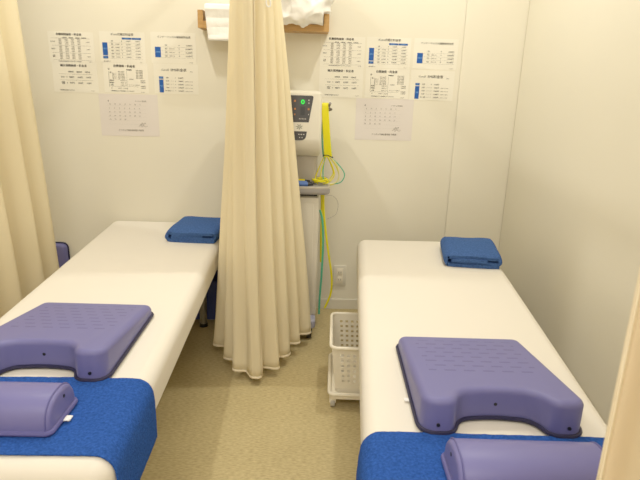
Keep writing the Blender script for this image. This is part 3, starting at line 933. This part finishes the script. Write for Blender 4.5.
# folded bundle of yellow leads: several strands from hook to the tie
for i in range(5):
    dx = -3.2+1.6*i
    eo('yellow_lead', tube([P(326+dx*.6, 104, -.262), P(325.0+dx*.75, 104+2, -.276), P(326+dx*.8, 125, -.282), P(327+dx*.8, 142, -.282), P(328+dx*.9, 157, -.28)], .0056, 8, smoothk=6), M['yellow'])
for i in range(2):
    dx = (-4.6, 4.6)[i]
    eo('teal_lead', tube([P(325.5+dx*.4, 104, -.262), P(325.5+dx*.6, 118, -.27), P(326+dx*.85, 138, -.272), P(327.5+dx*.9, 157, -.272)], .0034, 8, smoothk=6), M['teal'])
eo('cable_tie', tube([P(323, 155.5, -.286), P(327.5, 155.2, -.296), P(332.8, 157.8, -.286), P(331, 156, -.268), P(325, 154.8, -.268)], .0022, 6, closed=True, smoothk=4), M['black'])
loops = [('yellow', [(324, 157), (319, 168), (315.5, 178), (318, 184)]), ('yellow', [(326, 157), (321.5, 170), (320, 182)]), ('yellow', [(328, 157), (333, 168), (334, 176), (329, 182), (323, 184)]),
         ('yellow', [(329.5, 157), (336, 166), (339, 177), (334, 184), (324, 185.5)]), ('yellow', [(327.5, 157), (331, 165), (333, 174), (326, 183)]), ('pale', [(331, 158), (337, 165), (339, 176), (335, 183), (325, 184)]), ('teal', [(331, 158), (338, 164), (344.5, 174), (341, 182), (333, 184)]),
         ('teal', [(325, 157), (323, 170), (323.5, 180)])]
M['pale'] = mat('pale_yellow_cable', (226, 220, 150), .4)
for i, (c, pts) in enumerate(loops):
    eo({'yellow': 'yellow_lead', 'teal': 'teal_lead', 'pale': 'pale_lead'}[c], tube([P(x, y, -.275-.006*(i % 3)) for x, y in pts], .0028, 7, smoothk=7), M[c])
# coiled yellow cable lying on the tray
cs = P(319, 184, -.27)
coil = []
for i in range(90):
    a = i*.42; rr = .026+.014*mnoise.noise(Vector((i*.21, 1.5, 0)))
    coil.append((cs.x+.004+rr*1.15*math.cos(a), cs.y+rr*1.3*math.sin(a), .778+.012*(i/90)+.008*mnoise.noise(Vector((i*.3, 8, 3)))))
eo('yellow_coil', tube(coil, .0034, 6, smoothk=2), M['yellow'])
# electrode grips lying on the tray, pointing right
def grip(x, y, z, c, ang=0.0):
    d = Vector((math.cos(ang), math.sin(ang), 0)); p = Vector((x, y, z))
    g = eo('electrode_grip', cyl(p-d*.055, p+d*.03, .0115, .010, n=14, bev=.003), M[c])
    eo('grip_tip', cyl(p+d*.028, p+d*.055, .0085, .005, n=12, bev=.001), M['black'], g)
grip(-.030, -.36, 0.7780, 'bluepad', .02); grip(-.035, -.325, 0.7785, 'bluepad', .05); grip(-.045, -.285, 0.7800, 'yellow', -.03); grip(-.19, -.30, 0.7800, 'yellow', .3)
grip(-.36, -.30, 0.7790, 'redclip', 1.2)
# cables hanging down beside the trolley
eo('yellow_lead', tube([P(321, 189, -.2), P(322, 205, -.2), P(321, 240, -.2), P(321, 262, -.2)], .006, 8, smoothk=6), M['yellow'])
eo('yellow_lead', tube([P(323.5, 190, -.26), P(324, 215, -.26), P(328, 250, -.26), P(331.5, 275, -.26), P(331, 292, -.26), P(327, 303, -.26), P(324.5, 308, -.26)], .0055, 8, smoothk=6), M['yellow'])
eo('teal_lead', tube([P(320, 210, -.28), P(322.5, 222, -.28), P(323, 245, -.28), P(321.5, 275, -.28), P(319.5, 300, -.28), P(319, 314, -.28)], .0052, 8, smoothk=6), M['teal'])
eo('pale_lead', tube([P(325, 196, -.2), P(333, 196, -.16), P(338, 203, -.13), P(336, 214, -.15), P(327, 219, -.2)], .0014, 6, smoothk=6), M['device2'])

# ------------------------------------------------------------------ perforated basket trolley
BK = thing('basket_trolley', 'ivory perforated plastic basket on a caster tray beside the right bed', 'basket', (.262, -.832, 0), math.radians(-2.6))
def perforated(c00, c10, c11, c01, nx, ny, hole=.46, mx=1, my=1, bm=None):
    c = [Vector(p) for p in (c00, c10, c11, c01)]
    def pt(u, v): return (c[0]*(1-u)+c[1]*u)*(1-v)+(c[3]*(1-u)+c[2]*u)*v
    nb = bmesh.new()
    for i in range(nx):
        for j in range(ny):
            u0, u1, v0, v1 = i/nx, (i+1)/nx, j/ny, (j+1)/ny
            o = [nb.verts.new(pt(u, v)) for u, v in ((u0, v0), (u1, v0), (u1, v1), (u0, v1))]
            if i < mx or i >= nx-mx or j < my or j >= ny-my: nb.faces.new(o); continue
            k = (1-hole)/2
            a, b, e, f = u0+(u1-u0)*k, u1-(u1-u0)*k, v0+(v1-v0)*k, v1-(v1-v0)*k
            q = [nb.verts.new(pt(u, v)) for u, v in ((a, e), (b, e), (b, f), (a, f))]
            for m in range(4): nb.faces.new((o[m], o[(m+1) % 4], q[(m+1) % 4], q[m]))
    bmesh.ops.remove_doubles(nb, verts=nb.verts, dist=1e-5)
    return merge(bm, nb)
def basket_body():
    W, Dd, z0, z1, tp = .148, .160, .082, .262, .018
    t = [(-W, -Dd, z1), (W, -Dd, z1), (W, Dd, z1), (-W, Dd, z1)]
    b = [(-W+tp, -Dd+tp*.6, z0), (W-tp, -Dd+tp*.6, z0), (W-tp, Dd-tp*.6, z0), (-W+tp, Dd-tp*.6, z0)]
    bm = None
    for i in range(4):
        j = (i+1) % 4
        bm = perforated(b[i], b[j], t[j], t[i], 12, 8, .5, 1, 1, bm)
    bm = perforated(b[0], b[1], b[2], b[3], 12, 12, .4, 1, 1, bm)
    bmesh.ops.remove_doubles(bm, verts=bm.verts, dist=1e-5)
    return bm
bb = obj('basket_body', basket_body(), M['basket'], BK, False); mod_solid(bb, .0025, 0)
rp = round_poly([(-.152, -.164), (.152, -.164), (.152, .164), (-.152, .164)], .026, 6)
obj('basket_rim', tube([(p.x, p.y, .262) for p in rp], .0068, 8, closed=True), M['basket'], BK)
tp_ = round_poly([(-.152, -.170), (.156, -.170), (.156, .160), (-.152, .160)], .02, 6)
obj('caster_tray', slab(tp_, .044, .060, .003, .003, 2), M['basket'], BK)
obj('tray_rim', tube([(p.x, p.y, .066) for p in tp_], .0078, 8, closed=True), M['basket'], BK)
obj('basket_base', slab(round_poly([(-.13, -.148), (.13, -.148), (.13, .148), (-.13, .148)], .02, 5), .058, .084, .003, .003, 2), M['basket'], BK)
for x in (-.138, .138):
    for y in (-.148, .138):
        f = obj('caster', cyl((x-.009, y, .018), (x+.009, y, .018), .018, n=20, bev=.003), M['caster'], BK)
        obj('fork', box(x-.013, x+.013, y-.011, y+.011, .02, .046, .003), M['basket'], f)

# ------------------------------------------------------------------ dark blue bin under the left bed
bt = thing('storage_bin', 'dark blue bin in the shadow under the head of the left bed', 'bin', (-.54, -.115, 0))
bq = round_poly([(-.12, -.085), (.12, -.085), (.12, .085), (-.12, .085)], .03, 5)
nbm = bmesh.new(); rings = []
for ins, z in ((.018, 0), (0, .22), (.004, .22), (.021, .006)):
    rings.append([nbm.verts.new((p.x, p.y, z)) for p in inset2d(bq, ins)])
n = len(bq)
for A, B in zip(rings, rings[1:]):
    for j in range(n): nbm.faces.new((A[j], A[(j+1) % n], B[(j+1) % n], B[j]))
nbm.faces.new(rings[0][::-1]); nbm.faces.new(rings[-1])
obj('body', nbm, M['bluebin'], bt)
obj('rim', tube([(p.x, p.y, .221) for p in bq], .006, 8, closed=True), M['bluebin'], bt)

# ------------------------------------------------------------------ lights
def area(name, loc, sx, sy, power, col, rot=(0, 0, 0)):
    l = bpy.data.lights.new(name, 'AREA'); l.shape = 'RECTANGLE'; l.size = sx; l.size_y = sy; l.energy = power; l.color = col
    o = bpy.data.objects.new(name, l); COL.objects.link(o); o.location = loc; o.rotation_euler = rot
    return o
WARM = (1, .965, .85)
area('ceiling_lamp_left', (-.85, -.70, CH-.02), .07, .07, 15, WARM)
area('ceiling_lamp_right', (.52, -.64, CH-.02), .07, .07, 14.5, WARM)
area('added_fill_middle', (-.15, -2.0, CH-.02), 1.8, 1.6, 13, (1, .96, .86))  # added soft overhead fill, not a room fixture; evens out beds and walls
area('added_fill_rear', (-.3, -3.7, CH-.02), 1.6, 1.0, 49, (1, .955, .89))  # added fill behind the camera, brightens the curtain fronts and near bed ends
w = bpy.data.worlds.new('world'); S.world = w; w.use_nodes = True
w.node_tree.nodes['Background'].inputs[0].default_value = (1, .93, .82, 1); w.node_tree.nodes['Background'].inputs[1].default_value = .15
S.view_settings.view_transform = 'Standard'; S.view_settings.look = 'None'; S.view_settings.exposure = -.2; S.view_settings.gamma = 1.15
